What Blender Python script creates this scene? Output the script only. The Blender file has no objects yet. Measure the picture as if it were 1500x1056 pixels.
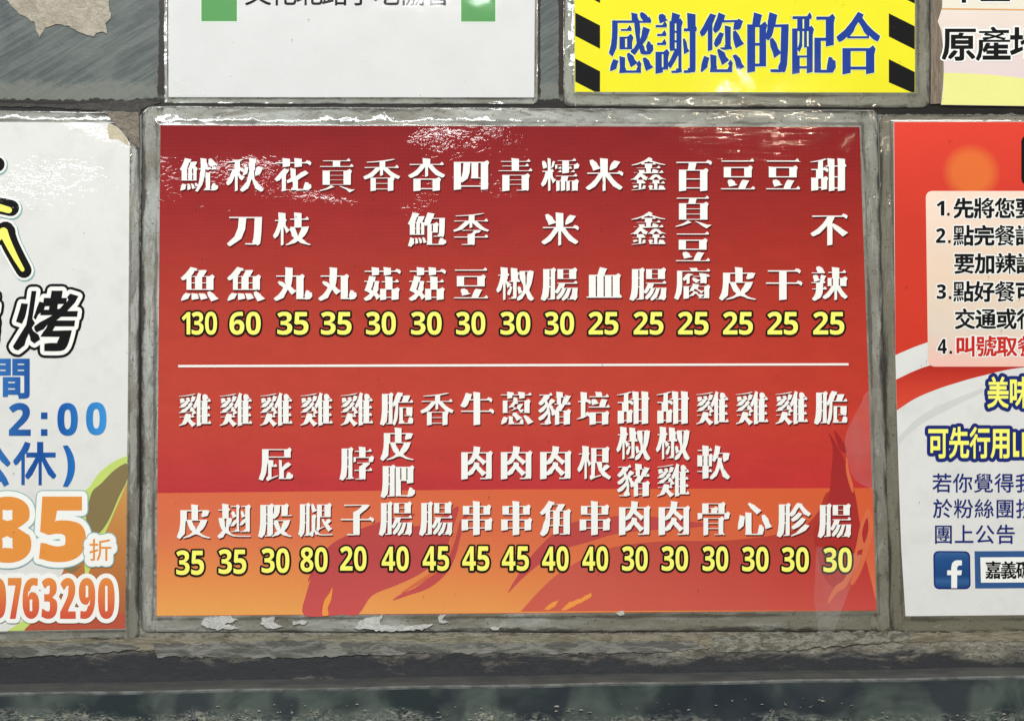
import bpy, math, random
import numpy as np
from mathutils import Vector
from mathutils.geometry import delaunay_2d_cdt

random.seed(7)
S = bpy.context.scene
COL = S.collection

# ------------------------------------------------------------------ camera
TILT = math.radians(4.5)                      # the camera looks slightly up at the wall
DIST = 1.0
CAM = Vector((0, -DIST*math.cos(TILT), -DIST*math.sin(TILT)))
cd = bpy.data.cameras.new('camera'); cd.sensor_width = 36; cd.lens = 48; cd.clip_start = .05; cd.clip_end = 50
cam = bpy.data.objects.new('camera', cd); COL.objects.link(cam)
cam.location = CAM; cam.rotation_euler = (math.pi/2+TILT, 0, 0); S.camera = cam

# ------------------------------------------------------------------ night market: dim surroundings, lamps overhead
w = bpy.data.worlds.new('World'); S.world = w; w.use_nodes = True
bg = w.node_tree.nodes['Background']; bg.inputs[0].default_value = (.80, .90, 1, 1); bg.inputs[1].default_value = .08
S.view_settings.view_transform = 'Standard'; S.view_settings.look = 'None'
S.view_settings.exposure = .18; S.view_settings.gamma = 1
S.cycles.max_bounces = 5; S.cycles.sample_clamp_indirect = 4

def aim(o, p):
    o.rotation_euler = (Vector(p)-o.location).to_track_quat('-Z', 'Y').to_euler()
def area_lamp(name, loc, sx, sy, P, col, at=(0, 0, 0)):
    l = bpy.data.lights.new(name, 'AREA'); l.shape = 'RECTANGLE'; l.size = sx; l.size_y = sy; l.energy = P; l.color = col
    o = bpy.data.objects.new(name, l); o.location = loc; COL.objects.link(o); aim(o, at); return o
def bulb(name, loc, r, P, col):
    l = bpy.data.lights.new(name, 'POINT'); l.shadow_soft_size = r; l.energy = P; l.color = col
    o = bpy.data.objects.new(name, l); o.location = loc; COL.objects.link(o); return o
area_lamp('overhead_fill', (.35, -1.9, 2.4), 2.4, .20, 92, (1, .97, .91))  # unseen area lamp added as general fill
area_lamp('fluorescent_tube', (-.62, -2.5, 1.28), 1.2, .13, 24, (.96, 1, .985))
area_lamp('fluorescent_tube', (-1.3, -2.1, 1.05), .9, .13, 11, (.94, 1, .99))
for bx_, bz_, e_ in ((.46, .86, 1.2), (.57, .89, 2.8), (.70, .86, 1.3), (.775, .88, 2.5)):
    bulb('market_bulb', (bx_, -2.5, bz_), .008, e_, (1, .86, .62))

# ------------------------------------------------------------------ photo-plane helper: the wall is the plane y = 0
CT, ST = math.cos(TILT), math.sin(TILT)
def W(px, py, h=0.0):
    """point on the wall (h metres proud of it) seen at photo pixel px, py"""
    u = (px-750)/1500*.75; v = (528-py)/1500*.75
    d = Vector((u, CT-v*ST, ST+v*CT))
    t = (-h-CAM.y)/d.y
    return CAM+d*t
def K(px, py):
    """wall coordinates in units of 5 cm, as the materials see them"""
    p = W(px, py); return p.x*20, p.z*20
_CON = {}
def contours(ch, res=3):
    """outline loops of one character of Blender's own font, CCW outside"""
    key = (ch, res)
    if ch in '0123456789': ch = chr(0x1D7EC+int(ch))          # the bold sans figures
    if key in _CON: return _CON[key]
    c = bpy.data.curves.new('glyph', 'FONT'); c.body = ch; c.fill_mode = 'NONE'; c.resolution_u = res
    o = bpy.data.objects.new('glyph', c); bpy.context.scene.collection.objects.link(o)
    m = o.evaluated_get(bpy.context.evaluated_depsgraph_get()).to_mesh()
    vs = [(v.co.x, v.co.y) for v in m.vertices]
    nx = {}
    for e in m.edges:
        a, b = e.vertices; nx.setdefault(a, []).append(b); nx.setdefault(b, []).append(a)
    seen = set(); loops = []
    for s in range(len(vs)):
        if s in seen or s not in nx: continue
        lp = [s]; seen.add(s); cur = s
        while True:
            n = [q for q in nx[cur] if q not in seen]
            if not n: break
            cur = n[0]; seen.add(cur); lp.append(cur)
        P = [vs[i] for i in lp]
        Q = []
        for p in P:
            if not Q or math.dist(p, Q[-1]) > 1e-4: Q.append(p)
        if math.dist(Q[0], Q[-1]) < 1e-4: Q.pop()
        if len(Q) > 2: loops.append(Q)
    bpy.data.objects.remove(o, do_unlink=True); bpy.data.curves.remove(c)
    ar = [area(l) for l in loops]
    if ar and ar[max(range(len(ar)), key=lambda i: abs(ar[i]))] < 0: loops = [l[::-1] for l in loops]
    _CON[key] = loops
    return loops

def area(l):
    return 0.5*sum(l[i-1][0]*l[i][1]-l[i][0]*l[i-1][1] for i in range(len(l)))

def winding(P, loops):
    P = np.asarray(P); w = np.zeros(len(P), int)
    for l in loops:
        L = np.asarray(l); M = np.roll(L, -1, 0)
        x1, y1, x2, y2 = L[:, 0], L[:, 1], M[:, 0], M[:, 1]
        px = P[:, 0:1]; py = P[:, 1:2]
        side = (x2-x1)*(py-y1)-(px-x1)*(y2-y1)
        w += ((y1 <= py) & (y2 > py) & (side > 0)).sum(1) - ((y1 > py) & (y2 <= py) & (side < 0)).sum(1)
    return w

def fill(loops):
    """triangles covering every point with positive winding"""
    V = []; E = []
    for l in loops:
        n = len(V); V += [Vector(p) for p in l]
        E += [(n+i, n+(i+1) % len(l)) for i in range(len(l))]
    r = delaunay_2d_cdt(V, E, [], 0, 1e-6)
    vs = np.array([tuple(v) for v in r[0]]); fs = r[2]
    T = np.array([f for f in fs if len(f) == 3])
    c = vs[T].mean(1)
    keep = winding(c, loops) > 0
    T = T[keep]
    a, b, d = vs[T[:, 0]], vs[T[:, 1]], vs[T[:, 2]]
    ar = (b[:, 0]-a[:, 0])*(d[:, 1]-a[:, 1])-(b[:, 1]-a[:, 1])*(d[:, 0]-a[:, 0])
    T = [tuple(t) if s > 0 else tuple(t[::-1]) for t, s in zip(T, ar)]
    return vs, T

def gap(loops, p, d, far=1.0):
    """distance from p along +-x (d=(s,0)) or +-y to the next outline edge"""
    best = far; ax = 0 if d[0] else 1; s = d[ax]; o = 1-ax
    for l in loops:
        for i in range(len(l)):
            q, r = l[i-1], l[i]
            if (q[o]-p[o])*(r[o]-p[o]) > 0 or abs(q[o]-r[o]) < 1e-7: continue
            t = (p[o]-q[o])/(r[o]-q[o]); h = (q[ax]+t*(r[ax]-q[ax])-p[ax])*s
            if 2e-3 < h < best: best = h
    return best

def offset(loops, a, b, keep=0.04, limit=True):
    """move the outline out by a across and b up; counters keep at least `keep`"""
    out = []
    for l in loops:
        n = len(l); en = []; ea = []; eb = []
        for i in range(n):
            p, q = l[i], l[(i+1) % n]
            dx, dy = q[0]-p[0], q[1]-p[1]; L = math.hypot(dx, dy) or 1e-9
            nx, ny = dy/L, -dx/L; en.append((nx, ny))
            aa, bb = a, (b if abs(ny) > .92 or b > 0 else .014*min(1, a/.05))
            if limit and a > 0 and abs(nx) > .3:
                g = min(gap(loops, (p[0]+dx*t, p[1]+dy*t), (1 if nx > 0 else -1, 0)) for t in (.06, .5, .94))
                aa = min(a, max(0.0, (g-keep)/2))
            if limit and b > 0 and abs(ny) > .3:
                g = min(gap(loops, (p[0]+dx*t, p[1]+dy*t), (0, 1 if ny > 0 else -1)) for t in (.06, .5, .94))
                bb = min(b, max(0.0, (g-keep)/2))
            ea.append(aa); eb.append(bb)
        o = []
        for i in range(n):
            h, k = i-1, i
            x = [(en[j][0], ea[j]) for j in (h, k)]; y = [(en[j][1], eb[j]) for j in (h, k)]
            def pick(z):
                if z[0][0]*z[1][0] < 0: return z[0][0]*z[0][1]+z[1][0]*z[1][1]
                m = max(z, key=lambda c: abs(c[0])); return m[0]*m[1] if abs(m[0]) > .3 else m[0]*min(z[0][1], z[1][1])
            o.append((l[i][0]+pick(x), l[i][1]+pick(y)))
        out.append(o)
    return out

_MING = {}
def ming(ch, a=0.061, b=-0.021):
    """heavy song/ming letterform: fat stems, thin bars, triangular heads, tapered sweeps"""
    if ch in _MING: return _MING[ch]
    src = contours(ch[0]); off = offset(src, a, b, keep=0.036); extra = []
    for l, o in zip(src, off):
        n = len(l)
        E = [(l[(i+1) % n][0]-l[i][0], l[(i+1) % n][1]-l[i][1]) for i in range(n)]
        L = [math.hypot(*e) for e in E]
        new = {}
        for i in range(n):
            h, j = (i-1) % n, (i+1) % n
            cvx1 = E[h][0]*E[i][1]-E[h][1]*E[i][0] > .25*L[h]*L[i]
            cvx2 = E[i][0]*E[j][1]-E[i][1]*E[j][0] > .25*L[j]*L[i]
            nx, ny = E[i][1]/L[i], -E[i][0]/L[i]
            if cvx1 and cvx2 and .035 < L[i] < .10:              # a stroke's end cap
                p, q = o[i], o[j]
                if nx > .97:                                      # right end of a bar: triangle head
                    t = max(p[1], q[1]); x = max(p[0], q[0])-a*.75; bt = min(p[1], q[1])
                    new[i] = (x+.005, p[1]); new[j] = (x, q[1])
                    extra.append([(x-.105, t-.004), (x-.0, bt), (x+.012, t), (x-.035, t+.062)])
                elif nx < -.97:
                    new[i] = (p[0]+a*.6, p[1]); new[j] = (q[0]+a*.6, q[1])
                elif ny > .97:                                    # head of a stem: slanted
                    lo, hi = (j, i)
                    new[j] = (q[0]-.012, q[1]+.018); new[i] = (p[0], p[1]-.004)
                elif ny < -.97:                                   # foot of a stem
                    new[i] = (p[0], p[1]-.018); new[j] = (q[0], q[1]+.006)
                elif nx < -.25 and ny < -.25:                     # sweep to the lower left: pointed
                    m = ((p[0]+q[0])/2, (p[1]+q[1])/2)
                    e = (-.03, -.012)
                    new[i] = (p[0]+(m[0]-p[0])*.75+e[0], p[1]+(m[1]-p[1])*.75+e[1])
                    new[j] = (q[0]+(m[0]-q[0])*.75+e[0], q[1]+(m[1]-q[1])*.75+e[1])
                elif nx > .25 and ny < -.25:                      # sweep to the lower right: swelling
                    m = ((p[0]+q[0])/2, (p[1]+q[1])/2)
                    new[i] = (m[0]+(p[0]-m[0])*1.25-.0, m[1]+(p[1]-m[1])*1.25-.01)
                    new[j] = (m[0]+(q[0]-m[0])*1.25+.02, m[1]+(q[1]-m[1])*1.25+.01)
                elif nx < -.25 and ny > .25:                      # head of a dot: thin
                    m = ((p[0]+q[0])/2, (p[1]+q[1])/2)
                    for k, s in ((i, p), (j, q)): new[k] = (s[0]+(m[0]-s[0])*.45, s[1]+(m[1]-s[1])*.45+.01)
            # shoulder: bar meets a stem at the upper right
            if cvx2 and L[i] > .07 and L[j] > .10 and E[i][1]/L[i] > .93 and E[j][0]/L[j] < -.93:
                x, y = o[j]
                extra.append([(x-.12, y-.006), (x+.0, y-.09), (x+.03, y-.012), (x-.03, y+.045)])
        for k, v in new.items(): o[k] = v
    _MING[ch] = off + extra
    return _MING[ch]

def ring(c, r, n=10):
    return [(c[0]+r*math.cos(2*math.pi*i/n), c[1]+r*math.sin(2*math.pi*i/n)) for i in range(n)]
def grow(loops, r, n=10):
    """outline grown by r all round, with round corners (sectors only where the outline turns outward)"""
    out = [list(l) for l in loops]
    for l in loops:
        m = len(l); N = []
        for i in range(m):
            p, q = l[i], l[(i+1) % m]; L = math.dist(p, q) or 1e-9
            N.append(((q[1]-p[1])/L, -(q[0]-p[0])/L))
        for i in range(m):
            p, q = l[i], l[(i+1) % m]; a = N[i]; b = N[(i+1) % m]
            out.append([q, p, (p[0]+a[0]*r, p[1]+a[1]*r), (q[0]+a[0]*r, q[1]+a[1]*r)])
            cr = a[0]*b[1]-a[1]*b[0]; ang = math.atan2(cr, a[0]*b[0]+a[1]*b[1])
            if ang > .02:
                k = max(1, int(ang/6.283*n+.8)); t0 = math.atan2(a[1], a[0])
                out.append([q]+[(q[0]+math.cos(t0+ang*z/k)*r, q[1]+math.sin(t0+ang*z/k)*r) for z in range(k+1)])
    return [l if k < len(loops) or area(l) > 0 else l[::-1] for k, l in enumerate(out)]

def bbox(loops):
    xs = [p[0] for l in loops for p in l]; ys = [p[1] for l in loops for p in l]
    return min(xs), max(xs), min(ys), max(ys)
def place(loops, sx, sy, ox, oy, shear=0.0):
    return [[(ox+p[0]*sx+shear*p[1]*sy, oy+p[1]*sy) for p in l] for l in loops]
# all lettering below is laid out in (px, -py); an item is (key, local outline, x, y)
def han(ch, cx, cy, wd, ht=None, style='ming', a=0.0, b=None, shear=0.0):
    """one full-width character whose em box is centred on photo point cx, cy"""
    ht = ht or wd; key = (ch, style, a, b, wd, ht, shear)
    if key not in _ITEM:
        L = ming(ch) if style == 'ming' else ming(ch+' ', .058, -.012) if style == 'sign' else offset(contours(ch), a, b if b is not None else a, keep=.035)
        w_, h_ = wd/.96, ht/.96
        _ITEM[key] = place(L, w_, h_, -.5*w_, -.383*h_, shear)
    return [(key, _ITEM[key], cx, -cy)]
_ITEM = {}
def fit(txt, x0, x1, y0, y1, a=.045, b=.03, gap_=.035, shear=0.0, keep=.05):
    """latin letters or digits stretched to the photo box x0..x1, y0..y1"""
    G = []; x = 0; hs = []
    for ch in txt:
        k = ('em', ch, a, b, keep)
        if k not in _ITEM:
            _ITEM[k] = offset(contours(ch, 5), a-(.036 if ch.isdigit() else 0), b-(.026 if ch.isdigit() else 0), keep=keep)
        g = _ITEM[k]; bx = bbox(g); G.append((ch, g, bx, x)); x += bx[1]-bx[0]+gap_; hs += [bx[2], bx[3]]
    sx = round((x1-x0)/(x-gap_), 1) or .1; sy = round((y1-y0)/(max(hs)-min(hs)), 1); out = []
    for ch, g, bx, gx in G:
        key = (ch, 'fit', a, b, keep, sx, sy)
        if key not in _ITEM: _ITEM[key] = place(g, sx, sy, -bx[0]*sx, -min(hs)*sy)
        out.append((key, _ITEM[key], x0+gx*sx, -y1))
    return out
_FILL = {}
def letters(name, items, mat, parent, h, outs=(), label=None):
    """each character its own flat print; outs = (name, grow, material, height drop in mm, dx, dy)"""
    res = []
    for i, (key, L, ox, oy) in enumerate(items):
        st = .012*(i % 3); me = None
        for k, (nm, r, mt, dh, dx, dy) in enumerate([(name, 0, mat, 0, 0, 0)]+list(outs)):
            fk = (key, r)
            if fk not in _FILL: _FILL[fk] = fill(grow(L, r) if r else L)
            vs, T = _FILL[fk]
            o = link(nm, [W(x+ox+dx, -(y+oy+dy), (h-dh+(st if k else 0))*MM) for x, y in vs], T, mt, parent if k == 0 else me)
            if k == 0: me = o
        res.append(me)
        if label: me['label'] = label+' '+str(key[0])
    return res
def P_(pts):
    """photo polygon -> one CCW loop"""
    l = [(x, -y) for x, y in pts]
    return [l if area(l) > 0 else l[::-1]]
def smooth(pts, n=5, closed=True):
    """catmull-rom through photo points"""
    out = []; m = len(pts)
    for i in range(m if closed else m-1):
        g = (lambda k: pts[k % m]) if closed else (lambda k: pts[min(max(k, 0), m-1)])
        p0, p1, p2, p3 = g(i-1), g(i), g(i+1), g(i+2)
        for j in range(n):
            t = j/n
            out.append(tuple(.5*(2*p1[k]+(p2[k]-p0[k])*t+(2*p0[k]-5*p1[k]+4*p2[k]-p3[k])*t*t+(3*p1[k]-p0[k]-3*p2[k]+p3[k])*t**3) for k in (0, 1)))
    if not closed: out.append(pts[-1])
    return out
def stroke(pts, wd):
    """brush path with varying width -> loops"""
    L = []
    p = [(x, -y) for x, y in smooth(pts, 6, False)]
    for i, q in enumerate(p):
        r = wd(i/(len(p)-1)) if callable(wd) else wd
        L.append(ring(q, r, 14))
        if i:
            o = p[i-1]; r0 = wd((i-1)/(len(p)-1)) if callable(wd) else wd
            D = math.dist(o, q) or 1e-6; nx, ny = (q[1]-o[1])/D, -(q[0]-o[0])/D
            z = [(o[0]+nx*r0, o[1]+ny*r0), (q[0]+nx*r, q[1]+ny*r), (q[0]-nx*r, q[1]-ny*r), (o[0]-nx*r0, o[1]-ny*r0)]
            L.append(z if area(z) > 0 else z[::-1])
    return L
def rough(pts, amp, step=6, seed=1):
    """torn outline: resample a photo polygon and jitter it"""
    rnd = random.Random(seed); out = []
    for i in range(len(pts)):
        p, q = pts[i], pts[(i+1) % len(pts)]; n = max(1, int(math.dist(p, q)/step))
        for j in range(n):
            t = j/n; out.append((p[0]+(q[0]-p[0])*t+rnd.uniform(-amp, amp), p[1]+(q[1]-p[1])*t+rnd.uniform(-amp, amp)))
    return out

# ------------------------------------------------------------------ objects
def props(o, label=None, cat=None, group=None, kind=None):
    for k, v in (('label', label), ('category', cat), ('group', group), ('kind', kind)):
        if v: o[k] = v
    return o
def link(name, V, F, mat, parent=None, label=None):
    m = bpy.data.meshes.new(name); m.from_pydata(V, [], F); m.materials.append(mat); m.update()
    o = bpy.data.objects.new(name, m); COL.objects.link(o)
    if parent: o.parent = parent
    if label: o['label'] = label
    return o
def thing(name, label, cat, group=None):
    o = bpy.data.objects.new(name, None); o.empty_display_size = .02; COL.objects.link(o)
    return props(o, label, cat, group)
MM = .001
def flat(name, loops, mat, parent, h, label=None, thick=0.0):
    """flat print (or thin sheet when thick) in the wall plane, h mm proud of the wall"""
    vs, T = fill(loops); n = len(vs)
    V = [W(x, -y, h*MM) for x, y in vs]; F = list(T)
    if thick:
        cnt = {}
        for t in T:
            for i in range(3):
                e = (t[i], t[(i+1) % 3]); k = tuple(sorted(e)); cnt.setdefault(k, []).append(e)
        V += [W(x, -y, (h-thick)*MM) for x, y in vs]
        for k, e in cnt.items():
            if len(e) == 1: a, b = e[0]; F.append((b, a, a+n, b+n))
    return link(name, V, F, mat, parent, label)

def rquad(c, r, per=40, wob=0.0, seed=0):
    """rounded quadrilateral through 4 photo corners (tl, tr, br, bl)"""
    rnd = random.Random(seed); ph = [rnd.uniform(0, 6.28) for _ in range(6)]; out = []
    for i in range(4):
        p, q, s = Vector(c[i-1]), Vector(c[i]), Vector(c[(i+1) % 4])
        d0 = (p-q).normalized(); d1 = (s-q).normalized()
        a, b = q+d0*r[i], q+d1*r[i]
        for j in range(9):
            t = j/8; out.append(tuple(a*(1-t)**2+q*2*t*(1-t)+b*t*t))
        e = s+(q-s).normalized()*r[(i+1) % 4]
        for j in range(1, per): out.append(tuple(b+(e-b)*(j/per)))
    if wob:
        for k, (x, y) in enumerate(out):
            f = k/len(out)*6.28
            o = wob*(math.sin(9*f+ph[0])+.7*math.sin(23*f+ph[1])+.5*math.sin(57*f+ph[2])+.4*math.sin(111*f+ph[3]))
            out[k] = (x+o*.5, y+o*.5)
    return out
def laminate(parent, outer, ro, inner, mat, top=1.0, wob=.5, seed=3, label=None):
    """clear pouch margin round a print: thin welded rim that climbs over the edge of the sheet"""
    O = rquad(outer, ro, wob=wob, seed=seed); I = rquad(inner, [.6]*4, wob=0)
    rnd = random.Random(seed); n = len(O)
    prof = [(0, .05), (0, .30), (.06, .36), (.16, .33), (.42, .32), (.66, .36), (.84, .60), (.95, top*.98), (1.0, top*.985)]
    V = []; F = []
    bul = [sum(math.sin(k*f/n*6.28+rnd.random()*.0+ph)*a for f, ph, a in ((5, 1, .5), (13, 2, .35), (31, 4, .3))) for k in range(n)]
    for j, (t, h) in enumerate(prof):
        for k in range(n):
            x = O[k][0]+(I[k][0]-O[k][0])*t; y = O[k][1]+(I[k][1]-O[k][1])*t
            hh = h+(bul[k]*.12*math.sin(t*math.pi) if 0 < j < len(prof)-2 else 0)
            V.append(W(x, y, hh*MM))
        if j:
            a, b = (j-1)*n, j*n
            for k in range(n): F.append((a+k, b+k, b+(k+1) % n, a+(k+1) % n))
    o = link('laminate_margin', V, F, mat, parent, label)
    at = o.data.attributes.new('rim', 'FLOAT', 'POINT'); at.data.foreach_set('value', [t for t, h in prof for _ in range(n)])
    for p in o.data.polygons: p.use_smooth = True
    return o

# ------------------------------------------------------------------ materials
class NT:
    def __init__(s, name):
        s.m = bpy.data.materials.new(name); s.m.use_nodes = True; s.t = s.m.node_tree; s.t.nodes.clear(); s.N = s.t.nodes
    def n(s, typ, **kw):
        o = s.N.new(typ)
        for k, v in kw.items(): setattr(o, k, v)
        return o
    def set(s, sock, v):
        if isinstance(v, bpy.types.NodeSocket): s.t.links.new(v, sock)
        elif isinstance(v, (tuple, list)) and len(v) == 3 and sock.type == 'RGBA': sock.default_value = (*v, 1)
        else: sock.default_value = v
    def math(s, op, a, b=None, c=None, clamp=False):
        o = s.n('ShaderNodeMath', operation=op, use_clamp=clamp); s.set(o.inputs[0], a)
        if b is not None: s.set(o.inputs[1], b)
        if c is not None: s.set(o.inputs[2], c)
        return o.outputs[0]
    def mix(s, f, a, b, mode='MIX'):
        o = s.n('ShaderNodeMix', data_type='RGBA', blend_type=mode); s.set(o.inputs[0], f); s.set(o.inputs[6], a); s.set(o.inputs[7], b); return o.outputs[2]
    def ramp(s, f, stops, interp='LINEAR'):
        o = s.n('ShaderNodeValToRGB'); r = o.color_ramp; r.interpolation = interp
        while len(r.elements) < len(stops): r.elements.new(.5)
        for e, (p, c) in zip(r.elements, stops):
            e.position = p; e.color = (c, c, c, 1) if isinstance(c, (int, float)) else (*c, 1)
        s.set(o.inputs[0], f); return o.outputs[0]
    def wall(s):
        """wall coordinates, 1 unit = 5 cm: (x, z, y)"""
        g = s.n('ShaderNodeNewGeometry'); sp = s.n('ShaderNodeSeparateXYZ'); s.set(sp.inputs[0], g.outputs['Position'])
        s.X = s.math('MULTIPLY', sp.outputs[0], 20); s.Z = s.math('MULTIPLY', sp.outputs[2], 20); s.Y = s.math('MULTIPLY', sp.outputs[1], 20)
        c = s.n('ShaderNodeCombineXYZ'); s.set(c.inputs[0], s.X); s.set(c.inputs[1], s.Z); s.set(c.inputs[2], s.Y); s.P = c.outputs[0]; return s.P
    def noise(s, scale, detail=3, rough=.55, dist=0.0, sc=(1, 1, 1), rot=0.0, off=(0, 0, 0), vec=None):
        mp = s.n('ShaderNodeMapping'); s.set(mp.inputs[0], vec or s.P); mp.inputs['Location'].default_value = off
        mp.inputs['Rotation'].default_value = (0, 0, rot); mp.inputs['Scale'].default_value = sc
        v = mp.outputs[0]
        if rot:
            m2 = s.n('ShaderNodeMapping'); mp.inputs['Scale'].default_value = (1, 1, 1); s.set(m2.inputs[0], v); m2.inputs['Scale'].default_value = sc; v = m2.outputs[0]
        o = s.n('ShaderNodeTexNoise'); s.set(o.inputs['Vector'], v); o.inputs['Scale'].default_value = scale
        o.inputs['Detail'].default_value = detail; o.inputs['Roughness'].default_value = rough; o.inputs['Distortion'].default_value = dist
        return o.outputs[0]
    def blob(s, px, py, rx, ry, ang=0.0):
        """soft gaussian spot centred on a photo point, radii in photo px"""
        cx, cz = K(px, py); ca, sa = math.cos(ang), math.sin(ang)
        dx = s.math('SUBTRACT', s.X, cx); dz = s.math('SUBTRACT', s.Z, cz)
        if ang:
            u = s.math('ADD', s.math('MULTIPLY', dx, ca), s.math('MULTIPLY', dz, sa))
            v = s.math('SUBTRACT', s.math('MULTIPLY', dz, ca), s.math('MULTIPLY', dx, sa))
        else: u, v = dx, dz
        u = s.math('MULTIPLY', u, 100/rx); v = s.math('MULTIPLY', v, 100/ry)
        d = s.math('ADD', s.math('MULTIPLY', u, u), s.math('MULTIPLY', v, v))
        return s.math('EXPONENT', s.math('MULTIPLY', d, -1.0))
    def add(s, L):
        r = L[0]
        for q in L[1:]: r = s.math('ADD', r, q)
        return r
    def seg(s, y0, y1, axis='Z'):
        """0 at photo row y0, 1 at y1 (axis Z) or column (axis X)"""
        if axis == 'Z': a, b = K(750, y0)[1], K(750, y1)[1]; c = s.Z
        else: a, b = K(y0, 528)[0], K(y1, 528)[0]; c = s.X
        o = s.n('ShaderNodeMapRange'); s.set(o.inputs[0], c); o.inputs[1].default_value = a; o.inputs[2].default_value = b
        return o.outputs[0]
    def bump(s, h, dist, normal=None, strength=1.0):
        o = s.n('ShaderNodeBump'); s.set(o.inputs['Height'], h); o.inputs['Distance'].default_value = dist; o.inputs['Strength'].default_value = strength
        if normal is not None: s.set(o.inputs['Normal'], normal)
        return o.outputs[0]
    def out(s, base, rough=.55, coat=0.0, crough=.05, cn=None, nrm=None, metal=0.0, spec=.5, alpha=None):
        p = s.n('ShaderNodeBsdfPrincipled'); s.set(p.inputs['Base Color'], base); s.set(p.inputs['Roughness'], rough); s.set(p.inputs['Metallic'], metal)
        p.inputs['Specular IOR Level'].default_value = spec; s.set(p.inputs['Coat Weight'], coat); s.set(p.inputs['Coat Roughness'], crough)
        p.inputs['Coat IOR'].default_value = 1.5
        if cn is not None: s.set(p.inputs['Coat Normal'], cn)
        if nrm is not None: s.set(p.inputs['Normal'], nrm)
        if alpha is not None: s.set(p.inputs['Alpha'], alpha)
        o = s.n('ShaderNodeOutputMaterial'); s.set(o.inputs[0], p.outputs[0]); return s.m

def film_normal(s):
    """crinkles, puckers and weave of the plastic pouch: one relief shared by everything under the film"""
    if 'film_relief' not in bpy.data.node_groups:
        g = bpy.data.node_groups.new('film_relief', 'ShaderNodeTree')
        g.interface.new_socket('Normal', in_out='OUTPUT', socket_type='NodeSocketVector')
        f = NT.__new__(NT); f.t = g; f.N = g.nodes; f.wall()
        # puckers (slow swellings, height in mm)
        puck = [(345, 262, 95, 26, .15, .9), (300, 300, 60, 20, -.3, -.5), (460, 300, 120, 16, -.12, .7), (700, 215, 90, 24, .1, .8), (640, 260, 34, 60, 0, .7),
                (760, 285, 70, 20, -.2, .6), (245, 300, 16, 70, 0, .5), (80, 285, 90, 26, .05, .7), (130, 205, 60, 18, -.3, .6), (600, 330, 30, 26, 0, .5), (1268, 590, 18, 30, 0, .5),
                (440, 870, 60, 36, .5, .25), (270, 860, 14, 50, .2, .25), (1100, 870, 90, 30, 0, .2), (50, 545, 30, 26, 0, .4)]
        mac = f.add([f.math('MULTIPLY', f.blob(a, b, c, d, e), h) for a, b, c, d, e, h in puck])
        # crinkled patches
        crk = [(345, 258, 62, 26, .0, 1.0), (430, 290, 90, 12, -.15, 1.0), (250, 275, 26, 45, 0, .8), (330, 310, 60, 12, -.15, .7), (410, 262, 50, 22, 0, .6), (635, 212, 40, 22, .1, .9),
               (745, 205, 44, 22, -.5, 1.0), (690, 228, 50, 14, 0, .7), (628, 285, 26, 34, .3, .9), (740, 288, 52, 18, -.2, .8), (690, 255, 60, 30, 0, .4), (380, 180, 120, 6, 0, .6), (615, 310, 26, 16, 0, .8),
               (80, 265, 90, 36, .1, 1.0), (60, 300, 70, 14, 0, .8), (155, 205, 50, 12, -.4, 1.0), (125, 325, 14, 9, 0, .8), (12, 292, 34, 16, 0, 1.2), (52, 530, 22, 18, .3, .6), (100, 545, 40, 14, 0, .3),
               (1265, 600, 20, 34, .4, .7), (430, 870, 70, 26, .4, .22), (535, 460, 16, 12, 0, .4), (800, 905, 40, 14, 0, .9), (1250, 215, 16, 20, 0, .4)]
        msk = f.add([f.math('MULTIPLY', f.blob(a, b, c, d, e), h) for a, b, c, d, e, h in crk])
        msk = f.math('MINIMUM', f.math('MULTIPLY', msk, .8), 1.0)
        n1 = f.noise(9, 1, .5, 1.3, sc=(.75, 1.35, 1)); n2 = f.noise(4, 1, .5, .5)
        cr = f.math('MULTIPLY', msk, f.math('ADD', f.math('MULTIPLY', n1, 1.0), f.math('MULTIPLY', n2, 1.1)))
        # long horizontal ripples on the right, where the bulbs streak downwards
        rip = f.math('MULTIPLY', f.blob(1110, 225, 150, 70), f.noise(14, 2, .6, 0, sc=(.10, 1, 1)))
        # faint embossed weave over the upper menu
        wv = f.math('MULTIPLY', f.math('SINE', f.math('MULTIPLY', f.math('ADD', f.X, f.math('MULTIPLY', f.Z, .8)), 95)),
                    f.math('SINE', f.math('MULTIPLY', f.math('SUBTRACT', f.X, f.math('MULTIPLY', f.Z, .8)), 95)))
        wm = f.blob(750, 270, 520, 230)
        slow = f.noise(1.3, 2, .5)
        h = f.add([f.math('MULTIPLY', mac, .9), f.math('MULTIPLY', cr, .55), f.math('MULTIPLY', rip, .13), f.math('MULTIPLY', f.math('MULTIPLY', wv, wm), .0006), f.math('MULTIPLY', slow, .4),
                   f.math('MULTIPLY', f.noise(14, 1, .5), .003)])
        b = f.bump(h, .001); o = f.n('NodeGroupOutput'); f.set(o.inputs[0], b)
    n = s.n('ShaderNodeGroup'); n.node_tree = bpy.data.node_groups['film_relief']; return n.outputs[0]

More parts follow.
